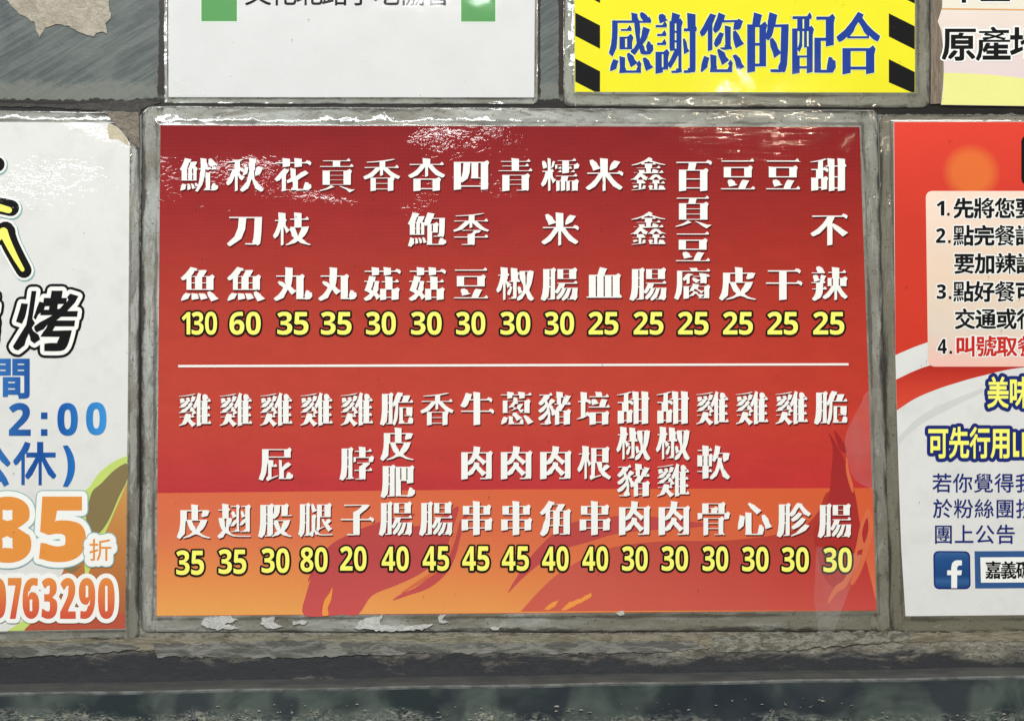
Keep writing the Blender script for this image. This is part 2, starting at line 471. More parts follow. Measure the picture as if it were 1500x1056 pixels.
def srgb(r, g, b):
    return tuple((c/255/12.92 if c <= 10 else ((c/255+.055)/1.055)**2.4) for c in (r, g, b))
def printed(name, color, grain=.07, crough=.06):
    """ink on paper under the pouch; color is a tuple or a function of the node tree"""
    s = NT(name); s.wall()
    c = color(s) if callable(color) else color
    g = s.noise(42, 2, .7); k = s.math('MULTIPLY_ADD', g, grain*2, 1-grain); blot = s.math('MULTIPLY_ADD', s.noise(1.6, 4, .6), .10, .95)
    k = s.math('MULTIPLY', k, blot)
    v = s.n('ShaderNodeCombineColor')
    for i in range(3): s.set(v.inputs[i], k)
    c = s.mix(1.0, c, v.outputs[0], 'MULTIPLY')
    return s.out(c, .62, .5, crough, cn=film_normal(s), spec=.12)
M = {}
M['white_ink'] = printed('white_ink', srgb(240, 240, 236), .03)
M['white_paper'] = printed('white_paper', lambda s: s.mix(s.ramp(s.noise(2.2, 5, .65), [(.50, 0.0), (.66, .25)]), (.72, .715, .70), (.53, .525, .49)), .05)
M['clean_paper'] = printed('clean_paper', lambda s: s.mix(s.ramp(s.noise(1.2, 3, .6), [(.4, 0.0), (.65, .4)]), (.66, .66, .665), (.61, .61, .61)), .05)
M['black_ink'] = printed('black_ink', srgb(12, 11, 12), .2)
M['shadow_ink'] = printed('shadow_ink', srgb(86, 18, 18), .2)
M['yellow_ink'] = printed('yellow_ink', srgb(250, 246, 112), .03)

def menu_red(s):
    y = s.seg(183, 720)
    c = s.ramp(y, [(0, srgb(130, 24, 29)), (.25, srgb(154, 40, 39)), (.55, srgb(180, 62, 48)), (.8, srgb(190, 68, 54)), (1, srgb(188, 54, 58))])
    r = s.ramp(s.seg(250, 1280, 'X'), [(0, .0), (.55, .15), (1, .8)])
    c2 = s.ramp(y, [(0, srgb(128, 22, 24)), (.4, srgb(170, 46, 32)), (.8, srgb(196, 56, 40)), (1, srgb(196, 48, 46))])
    wv = s.math('MULTIPLY', s.math('SINE', s.math('MULTIPLY', s.math('ADD', s.X, s.math('MULTIPLY', s.Z, .9)), 60)), s.math('SINE', s.math('MULTIPLY', s.math('SUBTRACT', s.X, s.math('MULTIPLY', s.Z, .9)), 60)))
    k = s.math('MULTIPLY_ADD', s.math('MULTIPLY', wv, s.ramp(s.seg(183, 560), [(0, 1.0), (1, .12)])), .10, .98)
    k = s.math('MULTIPLY', k, s.math('MULTIPLY_ADD', s.noise(3, 5, .65, .5, sc=(.6, 1.4, 1)), .30, .85))
    v = s.n('ShaderNodeCombineColor')
    for i in range(3): s.set(v.inputs[i], k)
    return s.mix(1.0, s.mix(r, c, c2), v.outputs[0], 'MULTIPLY')
def menu_orange(s):
    y = s.seg(715, 900)
    c = s.ramp(y, [(0, srgb(214, 104, 70)), (.35, srgb(216, 112, 76)), (.75, srgb(226, 142, 78)), (1, srgb(232, 162, 86))])
    r = s.ramp(s.seg(300, 1284, 'X'), [(0, 0.0), (.35, .2), (.62, .6), (1, 1.0)])
    c2 = s.ramp(y, [(0, srgb(212, 92, 50)), (.5, srgb(210, 94, 60)), (1, srgb(222, 124, 76))])
    return s.mix(r, c, c2)
M['menu_red'] = printed('menu_red', menu_red, .10)
M['menu_orange'] = printed('menu_orange', menu_orange, .07)
M['flame_dark'] = printed('flame_dark', lambda s: s.ramp(s.seg(730, 900), [(0, srgb(186, 70, 62)), (.5, srgb(184, 72, 72)), (1, srgb(200, 84, 82))]), .07)
M['flame_red'] = printed('flame_red', lambda s: s.mix(s.seg(820, 1284, 'X'), s.ramp(s.seg(780, 900), [(0, srgb(190, 84, 70)), (1, srgb(204, 94, 78))]), s.ramp(s.seg(780, 900), [(0, srgb(168, 46, 38)), (.5, srgb(186, 58, 52)), (1, srgb(198, 76, 68))])), .07)
M['flame_maroon'] = printed('flame_maroon', lambda s: s.ramp(s.seg(640, 860), [(0, srgb(158, 38, 38)), (.4, srgb(164, 44, 42)), (1, srgb(176, 50, 44))]), .07)
M['flame_orange'] = printed('flame_orange', srgb(212, 106, 70), .05)
M['flame_amber'] = printed('flame_amber', srgb(236, 150, 70), .05)
M['hazard_yellow'] = printed('hazard_yellow', srgb(230, 222, 40), .03)
M['deep_blue'] = printed('deep_blue', srgb(24, 58, 146), .08)
M['pale_halo'] = printed('pale_halo', srgb(226, 232, 150), .03)
M['leaf_green'] = printed('leaf_green', srgb(88, 150, 88), .05)
M['pale_green'] = printed('pale_green', srgb(206, 226, 206), .03)
M['navy'] = printed('navy', srgb(26, 40, 112), .05)
M['blue_text'] = printed('blue_text', lambda s: s.ramp(s.seg(0, 160, 'X'), [(0, srgb(50, 110, 178)), (.35, srgb(22, 76, 150)), (.6, srgb(26, 92, 170)), (1, srgb(58, 146, 214))]), .04)
M['orange_text'] = printed('orange_text', srgb(228, 146, 66), .05)
M['phone_text'] = printed('phone_text', lambda s: s.ramp(s.seg(845, 908), [(0, srgb(226, 140, 66)), (.5, srgb(222, 116, 66)), (1, srgb(206, 78, 60))]), .05)
M['teal_line'] = printed('teal_line', srgb(140, 178, 178), .03)
M['yellow_green'] = printed('yellow_green', srgb(192, 212, 112), .04)
M['olive'] = printed('olive', srgb(132, 116, 78), .09)
M['ochre'] = printed('ochre', lambda s: s.ramp(s.seg(700, 920), [(0, srgb(204, 150, 84)), (.5, srgb(186, 122, 66)), (1, srgb(170, 90, 58))]), .08)
M['brick_red'] = printed('brick_red', srgb(182, 84, 62), .08)
M['card_red'] = printed('card_red', lambda s: s.mix(s.math('MULTIPLY', s.ramp(s.math('SQRT', s.add([s.math('POWER', s.math('MULTIPLY', s.math('SUBTRACT', s.X, K(1422, 253)[0]), 1), 2), s.math('POWER', s.math('SUBTRACT', s.Z, K(1422, 253)[1]), 2)])), [(.27, 1.0), (.44, 0.0)]), .75),
              s.ramp(s.seg(178, 540), [(0, srgb(222, 66, 50)), (.4, srgb(204, 58, 42)), (1, srgb(206, 56, 38))]), srgb(226, 120, 54)), .05)
M['swoosh_red'] = printed('swoosh_red', lambda s: s.ramp(s.seg(535, 600), [(0, srgb(176, 40, 30)), (.5, srgb(204, 62, 44)), (1, srgb(216, 74, 52))]), .05)
M['box_cream'] = printed('box_cream', lambda s: s.ramp(s.seg(280, 537), [(0, srgb(240, 216, 200)), (.5, srgb(230, 206, 184)), (.8, srgb(222, 206, 190)), (1, srgb(240, 190, 176))]), .04)
M['grey_swoosh'] = printed('grey_swoosh', srgb(206, 206, 204), .03)
M['red_text'] = printed('red_text', srgb(196, 40, 32), .04)
M['logo_blue'] = printed('logo_blue', lambda s: s.ramp(s.seg(807, 862), [(0, srgb(60, 100, 150)), (.2, srgb(36, 80, 136)), (.65, srgb(28, 68, 122)), (.8, srgb(50, 96, 150)), (1, srgb(26, 60, 112))]), .04)
M['frame_blue'] = printed('frame_blue', srgb(52, 88, 140), .04)
M['beige_paper'] = printed('beige_paper', lambda s: s.ramp(s.seg(0, 110), [(0, srgb(226, 220, 204)), (.12, srgb(226, 220, 204)), (.2, srgb(226, 212, 202)), (1, srgb(222, 204, 204))]), .05)
M['lemon_paper'] = printed('lemon_paper', srgb(228, 226, 142), .05)
M['orange_line'] = printed('orange_line', srgb(214, 160, 104), .05)

def grimy(name, a, b, dark, x0, x1, white=.25, seed=0.0, brown=.5, rim0=.22):
    """scuffed clear plastic over metal: smears run along the margin, dirt collects at the rim and at the step up to the sheet"""
    s = NT(name); s.wall(); o = (seed*3.1, seed*1.7, 0)
    at = s.n('ShaderNodeAttribute', attribute_name='rim').outputs['Fac']
    inside = s.math('MULTIPLY', s.math('GREATER_THAN', s.X, K(x0, 528)[0]), s.math('LESS_THAN', s.X, K(x1, 528)[0]))
    u = s.n('ShaderNodeMix'); s.set(u.inputs[0], inside); s.set(u.inputs[2], s.Z); s.set(u.inputs[3], s.X)
    v = s.n('ShaderNodeMix'); s.set(v.inputs[0], inside); s.set(v.inputs[2], s.X); s.set(v.inputs[3], s.Z)
    cb = s.n('ShaderNodeCombineXYZ'); s.set(cb.inputs[0], u.outputs[0]); s.set(cb.inputs[1], v.outputs[0]); V = cb.outputs[0]
    def nz(sc, det, r, st, off, dist=.4): return s.noise(sc, det, r, dist, sc=(st, 1.5, 1), off=(off+seed, off*2, 0), vec=V)
    c = s.mix(s.ramp(nz(1.1, 5, .6, .5, 1), [(.42, 0.0), (.58, 1.0)]), a, b)
    c = s.mix(s.math('MULTIPLY', s.ramp(nz(4.0, 7, .72, .5, 2), [(.54, 0.0), (.61, 1.0)]), .5), c, dark)
    c = s.mix(s.math('MULTIPLY', s.ramp(nz(3.2, 6, .68, .35, 5, 1.2), [(.555, 0.0), (.575, 1.0)]), white), c, (.50, .50, .47))
    c = s.mix(s.math('MULTIPLY', s.ramp(nz(1.2, 6, .7, .5, 7), [(.50, 0.0), (.60, 1.0)]), brown), c, (.13, .098, .064))
    # the pouches turn browner towards the right and along the bottom
    gr = s.math('ADD', s.math('MULTIPLY', s.ramp(s.seg(700, 1330, 'X'), [(0, 0.0), (1, 1.0)]), .6), s.math('MULTIPLY', s.ramp(s.seg(600, 925), [(0, 0.0), (1, 1.0)]), .45))
    gr = s.math('MULTIPLY', gr, s.math('MULTIPLY_ADD', nz(2.4, 6, .7, .6, 15), 1.4, .2), clamp=True)
    c = s.mix(gr, c, (.155, .142, .100))
    w1 = s.math('MULTIPLY', s.math('SUBTRACT', nz(3.5, 7, .75, .25, 9), .5), 1.5)
    k = s.ramp(s.math('ADD', at, w1), [(rim0*.1, 1.0), (rim0*1.1, 0.0)]); c = s.mix(s.math('MULTIPLY', k, .93), c, (.024, .020, .015))
    w2 = s.math('MULTIPLY', s.math('SUBTRACT', nz(3, 6, .7, .3, 12), .5), .9)
    k = s.ramp(s.math('ADD', s.math('ABSOLUTE', s.math('SUBTRACT', at, .80)), w2), [(.0, 1.0), (.10, 0.0)]); c = s.mix(s.math('MULTIPLY', k, .7), c, (.06, .054, .042))
    c = s.mix(s.ramp(s.noise(22, 5, .75, 0, off=o), [(.60, 0.0), (.65, .9)]), c, (.022, .017, .012))
    h = s.add([s.math('MULTIPLY', s.noise(5, 1, .5, .8), .26), s.math('MULTIPLY', s.noise(12, 1, .5), .04), s.math('MULTIPLY', s.noise(2.0, 1), 1.3)])
    n = s.bump(h, .0011); n2 = s.bump(s.noise(20, 3, .6), .0002)
    return s.out(c, .5, 1.0, .07, cn=n, nrm=n2, spec=.3)
M['margin_notice'] = grimy('margin_notice', (.31, .32, .285), (.23, .235, .205), (.05, .048, .04), 250, 780, .2, 1)
M['margin_left'] = grimy('margin_left', (.30, .30, .27), (.20, .197, .175), (.05, .046, .038), -400, 186, .5, 4)
M['margin_hazard'] = grimy('margin_hazard', (.30, .31, .26), (.23, .235, .195), (.06, .052, .04), 845, 1338, .15, 2)
M['margin_right'] = grimy('margin_right', (.22, .215, .17), (.155, .148, .118), (.05, .044, .034), 1325, 1700, .2, 6)
M['margin_menu'] = grimy('margin_menu', (.37, .385, .355), (.27, .27, .24), (.06, .055, .045), 232, 1268, .7, 3, .5, .22)

def wall_mat():
    s = NT('slate_metal'); s.wall()
    c = s.mix(s.ramp(s.noise(1.4, 5, .6, .5), [(.35, 0.0), (.65, 1.0)]), (.050, .062, .064), (.105, .12, .112))
    c = s.mix(s.math('MULTIPLY', s.ramp(s.noise(5.5, 5, .65, .3, sc=(.16, 2.2, 1), rot=-.55), [(.44, 0.0), (.60, 1.0)]), .38), c, (.17, .19, .18))
    c = s.mix(s.math('MULTIPLY', s.ramp(s.noise(9, 4, .65, .3, sc=(.1, 2.4, 1), rot=-.55, off=(3, 0, 0)), [(.53, 0.0), (.64, 1.0)]), .5), c, (.035, .045, .052))
    c = s.mix(s.math('MULTIPLY', s.ramp(s.math('ADD', s.seg(100, 135), s.math('MULTIPLY', s.math('SUBTRACT', s.noise(4, 6, .7), .5), 1.6)), [(.5, 0.0), (.75, 1.0)]), s.ramp(s.seg(400, 500), [(0, .7), (1, 0.0)])), c, (.165, .172, .15))
    # grime: a dark greasy band low down and brown dried glue above it
    lo = s.seg(905, 978); nn = s.noise(2.2, 7, .7, .5, sc=(.5, 1.5, 1)); 
    br = s.mix(s.ramp(s.noise(7, 6, .7, 1.2, sc=(.45, 1.6, 1)), [(.4, 0.0), (.62, 1.0)]), (.135, .115, .085), (.27, .26, .22))
    br = s.mix(s.math('MULTIPLY', s.ramp(s.noise(10, 5, .7, 2.0, sc=(.4, 1.5, 1), off=(7, 2, 0)), [(.56, 0.0), (.6, 1.0)]), .8), br, (.06, .052, .045))
    low = s.ramp(s.seg(880, 915), [(0, 0.0), (1, 1.0)])
    c = s.mix(low, c, br)
    br = s.mix(s.ramp(s.noise(22, 6, .75, .6, sc=(.5, 1.3, 1)), [(.54, 0.0), (.66, .8)]), br, (.05, .043, .036))
    c = s.mix(s.math('MULTIPLY', low, s.ramp(s.noise(26, 6, .75, .6, sc=(.5, 1.3, 1), off=(5, 5, 5)), [(.56, 0.0), (.64, .8)])), c, (.36, .345, .30))
    e = s.math('ADD', lo, s.math('MULTIPLY', s.math('SUBTRACT', nn, .5), 1.5))
    c = s.mix(s.ramp(e, [(.56, 0.0), (.84, .95)]), c, (.026, .028, .034))
    # rust-brown dirt and contact shade painted into the seams between the pouches
    for (x, y0, y1, wd) in ((206, 140, 940, 5), (238, -20, 150, 6), (822, -20, 150, 4), (788, -20, 150, 4)):
        cx = K(x, (y0+y1)/2)[0]
        d = s.math('ABSOLUTE', s.math('SUBTRACT', s.X, cx)); k = s.ramp(s.math('ADD', s.math('MULTIPLY', d, 100/wd), s.math('MULTIPLY', s.math('SUBTRACT', s.noise(8, 4, .7), .5), 1.6)), [(.9, 1.0), (1.4, 0.0)])
        k = s.math('MULTIPLY', k, s.math('MULTIPLY', s.ramp(s.seg(y0, y0+12), [(0, 0.0), (1, 1.0)]), s.ramp(s.seg(y1-12, y1), [(0, 1.0), (1, 0.0)])))
        c = s.mix(k, c, (.018, .010, .007))
    cz = K(750, 157)[1]; d = s.math('ABSOLUTE', s.math('SUBTRACT', s.Z, cz))
    k = s.ramp(s.math('ADD', s.math('MULTIPLY', d, 8), s.math('MULTIPLY', s.math('SUBTRACT', s.noise(6, 5, .7), .5), 1.7)), [(.9, 1.0), (1.3, 0.0)])
    c = s.mix(k, c, (.010, .008, .007))
    c = s.mix(s.ramp(s.noise(26, 4, .7), [(.66, 0.0), (.74, .7)]), c, (.03, .028, .025))
    h = s.add([s.math('MULTIPLY', s.noise(5, 5, .65, 1), .6), s.math('MULTIPLY', s.noise(30, 4, .65), .25)])
    return s.out(c, .5, .08, .25, nrm=s.bump(h, .0007), metal=0.0, spec=.2)
M['wall'] = wall_mat()

def ledge_mat(front):
    s = NT('grimy_ledge_front' if front else 'ledge_top'); s.wall()
    if not front:
        c = s.mix(s.ramp(s.noise(2, 5, .6), [(.4, 0.0), (.6, 1.0)]), (.040, .044, .046), (.065, .068, .064))
        return s.out(c, .45, .2, .2, nrm=s.bump(s.noise(14, 4), .0006))
    c = s.mix(s.ramp(s.noise(1.0, 4, .55, .5, sc=(.8, 1, 1)), [(.42, 0.0), (.58, 1.0)]), (.022, .032, .034), (.080, .100, .088))
    c = s.mix(s.math('MULTIPLY', s.ramp(s.noise(.55, 3, .6, .5, sc=(1.3, .7, 1), off=(4, 1, 0)), [(.48, 0.0), (.56, 1.0)]), .7), c, (.018, .022, .032))
    d = s.ramp(s.math('ADD', s.seg(1012, 1050), s.math('MULTIPLY', s.math('SUBTRACT', s.noise(1.5, 4, .6), .5), 1.6)), [(.35, 0.0), (.8, 1.0)])
    pk = s.ramp(s.noise(4.5, 8, .72, 1.6, sc=(.7, 1.3, 1)), [(.49, 0.0), (.515, 1.0), (.56, .5), (.62, 0.0)])
    c = s.mix(s.math('MULTIPLY', s.math('MULTIPLY', d, pk), .9), c, (.22, .23, .195))
    c = s.mix(s.math('MULTIPLY', d, s.ramp(s.noise(7, 5, .7, 1.0, sc=(.7, 1.4, 1), off=(1, 5, 0)), [(.565, 0.0), (.58, .9)])), c, (.33, .32, .25))
    c = s.mix(s.math('MULTIPLY', d, s.ramp(s.noise(20, 4, .7), [(.58, 0.0), (.64, .8)])), c, (.012, .014, .016))
    return s.out(c, .34, .6, .10, nrm=s.bump(s.add([s.math('MULTIPLY', s.noise(2, 3, .5), .5), s.math('MULTIPLY', s.math('MULTIPLY', d, s.noise(16, 4, .7)), .8)]), .0010))
M['ledge_top'] = ledge_mat(False); M['ledge_front'] = ledge_mat(True)
def plain(name, a, b, scale=6, rough=.7, bump=.0008, coat=0.0, det=6, sc=(1, 1, 1), c2=None, th=(.4, .6)):
    s = NT(name); s.wall(); c = s.mix(s.ramp(s.noise(scale, det, .68, .8, sc=sc), [(th[0], 0.0), (th[1], 1.0)]), a, b)
    if c2: c = s.mix(s.ramp(s.noise(scale*3, 5, .7, .8, sc=sc), [(.56, 0.0), (.66, .85)]), c, c2)
    return s.out(c, rough, coat, .12, nrm=s.bump(s.noise(scale*2.5, 5, .65, .6, sc=sc), bump))
M['paper_residue'] = plain('paper_residue', (.34, .30, .235), (.44, .40, .33), 5, .85, .0014, c2=(.27, .235, .18))
M['shade_grime'] = plain('shade_grime', (.022, .020, .019), (.045, .040, .034), 8, .6)
M['brown_film'] = plain('brown_film', (.115, .088, .058), (.21, .18, .135), 7, .45, .0010, .6, c2=(.03, .022, .016))
M['brown_tape'] = plain('brown_tape', (.16, .118, .080), (.24, .185, .13), 6, .5, .0009, .4, sc=(3, .3, 1), c2=(.045, .024, .016))
M['crumb'] = plain('crumb', (.34, .33, .28), (.12, .13, .11), 14, .7)
M['peel_white'] = plain('peel_white', (.42, .42, .39), (.56, .56, .53), 9, .5, .0008, .5)
M['amber_paper'] = plain('amber_paper', (.44, .37, .24), (.52, .46, .33), 5, .5, .0004, .7)
def tape_mat():  # whitish see-through colour paints the glare on the tape
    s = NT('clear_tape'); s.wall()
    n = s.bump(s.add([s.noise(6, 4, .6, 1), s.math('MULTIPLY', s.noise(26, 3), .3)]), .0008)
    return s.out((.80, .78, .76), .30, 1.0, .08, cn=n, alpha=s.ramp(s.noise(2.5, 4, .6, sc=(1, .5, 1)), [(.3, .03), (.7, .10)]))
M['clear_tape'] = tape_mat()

M['residue_brown'] = plain('residue_brown', (.15, .128, .085), (.24, .215, .155), 7, .6, .0007, .4, sc=(.35, 1.5, 1), c2=(.055, .042, .03), th=(.44, .56))
M['residue_grey'] = plain('residue_grey', (.09, .088, .078), (.20, .198, .175), 5, .55, .0007, .5, sc=(.4, 1.5, 1), c2=(.045, .042, .038), th=(.44, .56))
M['residue_pale'] = plain('residue_pale', (.12, .112, .085), (.25, .24, .195), 9, .55, .0009, .5, sc=(.6, 1.3, 1), c2=(.05, .044, .034), th=(.46, .54))

# ------------------------------------------------------------------ the wall and the ledge under it
def grid_wall():
    V = []; F = []; x0, x1, z0, z1 = -.75, .75, -.235, .62; nx, nz = 60, 36
    for j in range(nz+1):
        for i in range(nx+1):
            V.append((x0+(x1-x0)*i/nx, -.0003*math.sin(i*.9+j*.4)*math.sin(j*.7), z0+(z1-z0)*j/nz))
    for j in range(nz):
        for i in range(nx):
            a = j*(nx+1)+i; F.append((a, a+1, a+nx+2, a+nx+1))
    return link('wall', V, F, M['wall'])
props(grid_wall(), kind='structure', label='grimy slate grey metal wall with glue residue behind the posters')
# ledge: rises a little to the right, 42 mm deep, arris with its highlight painted in a paler colour, dirty front face
def ledge():
    N = 90; V = []; F = []; W0 = .75; D = .042
    def zl(x): return -.2270+.0062*x/.375
    prof = [(-.0005, 0), (-D+.0012, 0), (-D, -.0010), (-D, -.0022), (-D-.0002, -.14)]
    for i in range(N+1):
        x = -W0+2*W0*i/N
        for (y, dz) in prof: V.append((x, y+.0002*math.sin(i*1.7), zl(x)+dz+.00025*math.sin(i*.8)))
    top = link('ledge_top', *[[], []], M['ledge_top']); bpy.data.objects.remove(top)
    k = len(prof)
    for i in range(N):
        for j in range(k-1):
            a = i*k+j; F.append((a, a+1, a+k+1, a+k))
    o = link('ledge', V, F, M['ledge_top']); o.data.materials.append(M['ledge_front']); o.data.materials.append(M['arris'])
    for p in o.data.polygons:
        j = p.index % (k-1); p.material_index = (0, 2, 2, 1)[j]
    return o
M['arris'] = plain('highlight_arris', (.13, .14, .135), (.06, .065, .062), 5, .35, .0004, .6, sc=(.5, 1, 1))
props(ledge(), kind='structure', label='dark stone ledge below the posters with a painted highlight along its edge')

def crumbs():
    rnd = random.Random(5); V = []; F = []
    for i in range(130):
        px = rnd.uniform(10, 1490); py = 1046+rnd.gauss(0, 5)+6*math.sin(px*.01)-10*(px > 700)*(px < 1250)
        p = W(px, py, 0.0426); r = rnd.choice((.0003, .0004, .0006, .0009)); n = len(V)
        sx, sz = rnd.uniform(.7, 2.2), rnd.uniform(.5, 1.1)
        V += [p+Vector((math.cos(a)*r*sx*rnd.uniform(.7, 1.2), 0, math.sin(a)*r*sz*rnd.uniform(.7, 1.2))) for a in (0, 1.05, 2.1, 3.14, 4.2, 5.2)]+[p+Vector((0, -r*.8, 0))]
        F += [(n+k, n+(k+1) % 6, n+6) for k in range(6)]
    return link('crumbs', V, F, M['crumb'])
props(crumbs(), kind='stuff', label='crumbs and flaking paint scattered along the bottom of the ledge', cat='crumbs')

# ------------------------------------------------------------------ leftovers stuck to the wall
o = flat('torn_paper', P_(rough([(-20, -30), (8, -2), (15, 8), (28, 20), (50, 33), (52, 44), (58, 54), (66, 41), (82, 35), (100, 38), (114, 48), (137, 54), (146, 46), (156, 50), (154, 35), (163, 27), (160, 10), (164, -30)], 1.3, 5, 2)), M['paper_residue'], None, .45, thick=.4)
props(o, 'torn beige paper residue left on the bare slate wall, top left', 'torn paper')
o = flat('adhesive_tape', P_(rough([(1364, -30), (1386, -30), (1380, 12), (1373, 32), (1384, 60), (1385, 110), (1381, 152), (1363, 153)], .5, 9, 3)), M['brown_tape'], None, 1.05, thick=1.0)
props(o, 'brown grimy strip of tape between the yellow hazard sign and pastel sign', 'tape')
o = flat('shade_grime_patch', P_(rough([(150, 150), (210, 146), (236, 150), (207, 160), (205, 168), (150, 163), (60, 157), (0, 157), (0, 151), (90, 154)], .9, 6, 8)), M['shade_grime'], None, .75, thick=.7)  # dark sheet painting the shade in the gap, together with its grime
props(o, 'painted shade and black grime where the left poster, white notice and red menu meet', 'grime')
o = flat('film_scrap', P_(rough([(151, 163), (203, 165), (204, 218), (190, 206), (172, 186)], .7, 5, 4)), M['brown_film'], None, 1.25, thick=.6)
props(o, 'brown stained scrap of film beside the cut corner of the left poster', 'film scrap')
for k, (pts, mt, sd, lb) in enumerate([([(-30, 938), (200, 934), (420, 932), (700, 930), (1000, 928), (1310, 926), (1530, 924), (1530, 938), (1260, 941), (900, 944), (620, 946), (300, 950), (-30, 956)], 'residue_brown', 3, 'long brown strip of old tape glue directly under the posters'),
        ([(225, 943), (430, 938), (640, 941), (800, 940), (1010, 939), (1040, 950), (900, 957), (640, 956), (400, 963), (230, 962)], 'residue_grey', 4, 'grey strip of glue residue under the brown one below the red menu'),
        ([(1040, 930), (1120, 926), (1340, 924), (1330, 938), (1150, 952), (1050, 954)], 'residue_pale', 6, 'pale flaky glue patch below the right corner of the red menu'),
        ([(-30, 947), (60, 944), (170, 940), (205, 948), (150, 956), (40, 962), (-30, 962)], 'residue_grey', 7, 'grey glue residue under the left barbecue poster')]):
    o = flat('glue_residue', P_(rough(pts, 2.0, 7, sd)), M[mt], None, .42+.16*k, thick=.3); props(o, lb, 'glue residue', 'glue residue below the posters')
peels = [[(300, 903), (336, 902), (350, 908), (330, 914), (352, 920), (310, 922), (296, 914)], [(384, 904), (404, 903), (400, 912), (418, 918), (392, 920), (380, 914)], [(528, 908), (560, 900), (556, 914), (600, 916), (640, 912), (622, 922), (560, 924), (520, 920)],
         [(640, 902), (654, 900), (648, 908), (660, 912), (642, 912)], [(900, 897), (914, 893), (916, 899), (904, 901)], [(718, 918), (734, 917), (730, 922), (720, 922)], [(428, 910), (450, 908), (446, 914), (430, 915)]]
for i, p in enumerate(peels):
    o = flat('peeled_flake', P_(rough(p, 1.6, 4, 20+i)), M['peel_white'], None, 1.25+.01*i, thick=.4)
    pl = ['large whitish peeled flake under the left end of the red menu', 'small whitish flake right of the largest one at lower left, under price 30', 'long whitish peeled flake under the dark flame of the red menu', 'tiny peeled flake touching the red menu edge below price 45',
          'small pale flake under the right half of the red menu', 'tiny pale flake on the menu margin below the seventh lower price', 'thin pale flake below the price 80 under the red menu'][i]
    props(o, pl, 'peeled flake', 'whitish flakes peeling off the margin under the menu')

H = 1.0      # sheets sit 1 mm proud of the wall, inks in 0.06 mm steps above them

def poster(name, label, cat, sheet, outer, ro, mat_sheet, mat_margin, seed, sheet_pts=None, top=H):
    t = thing(name, label, cat)
    flat('sheet', P_(sheet_pts or sheet), mat_sheet, t, top, thick=.5)
    laminate(t, outer, ro, sheet, mat_margin, top=top, seed=seed)
    return t

# ------------------------------------------------------------------ the red menu
m_sheet = [(235, 184), (1259, 186.5), (1284, 894), (229, 902)]
t = poster('menu_poster', 'red and orange laminated menu poster with white dish names and yellow prices', 'menu poster', m_sheet,
           [(207.5, 155.5), (1285, 161.5), (1306, 925), (206.5, 926)], [18, 10, 10, 14], M['menu_red'], M['margin_menu'], 11)
flat('paper_edge', P_([(233.7, 182.6), (1260.2, 185.2), (1285.3, 895.2), (227.8, 903.3)]), M['white_paper'], t, H-.05)
flat('orange_band', P_([(230.4, 722), (745, 716.5), (1278.4, 714.5), (1283.6, 893.4), (229.4, 901.4)]), M['menu_orange'], t, H+.06)
# flames
f1 = smooth([(446, 901), (449, 868), (462, 832), (482, 800), (510, 783), (545, 768), (585, 756), (608, 752), (596, 766), (590, 770), (625, 768), (655, 750), (672, 742), (664, 772), (655, 800), (640, 822),
             (612, 842), (580, 857), (545, 872), (525, 899), (500, 900)], 4)
flat('flame', P_(f1), M['flame_dark'], t, H+.12)
flat('flame', P_(smooth([(575, 879), (600, 871), (630, 860), (655, 838), (668, 812), (676, 780), (690, 742), (676, 760), (662, 790), (652, 820), (628, 846), (605, 862), (590, 868)], 4)), M['flame_dark'], t, H+.12)
flat('flame', P_(smooth([(451, 852), (455, 838), (463, 825), (458, 843)], 4)), M['flame_dark'], t, H+.12)
flat('flame_streak', P_(smooth([(472, 900), (475, 880), (483, 868), (487, 860), (485, 878), (480, 890), (481, 900)], 4)), M['flame_amber'], t, H+.24)
flat('flame_streak', P_(smooth([(588, 868), (604, 856), (640, 830), (655, 806), (666, 782), (674, 758), (667, 790), (656, 818), (640, 838), (615, 854)], 4)), M['flame_orange'], t, H+.24)
flat('flame', P_(smooth([(744, 868), (760, 840), (785, 806), (820, 774), (850, 762), (890, 757), (925, 754), (960, 757), (1000, 762), (1040, 768), (1000, 774), (950, 776), (900, 782), (860, 794), (820, 806), (785, 830), (762, 850)], 4)), M['flame_dark'], t, H+.12)
flat('flame', P_(smooth([(763, 895), (790, 865), (815, 842), (840, 826), (880, 806), (930, 796), (985, 792), (1050, 792), (1100, 788), (1140, 782), (1175, 772), (1198, 750), (1214, 720), (1240, 760), (1262, 800), (1276, 850), (1283, 880)], 5, False)+[(1283.4, 893), (1000, 893.6), (860, 894.4)]), M['flame_red'], t, H+.18)
flat('flame', P_(smooth([(1192, 782), (1206, 755), (1215, 720), (1218, 690), (1220, 655), (1214, 634), (1226, 652), (1240, 680), (1250, 712), (1257, 750), (1260, 790), (1245, 850), (1225, 862), (1205, 840)], 5)), M['flame_maroon'], t, H+.24)
flat('flame_streak', P_(smooth([(1240, 668), (1244, 690), (1250, 712), (1249, 722), (1243, 706), (1239, 686)], 4)), M['flame_orange'], t, H+.30)
flat('flame_streak', P_(smooth([(1222, 630), (1236, 648), (1240, 662), (1230, 656)], 4)), M['flame_maroon'], t, H+.30)
flat('flame_streak', P_(smooth([(1272, 744), (1279, 770), (1274, 800), (1262, 835), (1250, 856), (1246, 852), (1254, 830), (1240, 858), (1226, 868), (1214, 884), (1214, 876), (1224, 858), (1238, 846), (1252, 808), (1260, 770)], 4)), M['flame_orange'], t, H+.30)
flat('flame_streak', P_(smooth([(1270, 758), (1272, 776), (1266, 795), (1263, 778)], 4)), M['flame_maroon'], t, H+.36)
flat('flame_streak', P_([(1257, 806), (1264, 804), (1262, 812), (1255, 813)]), M['flame_maroon'], t, H+.36)
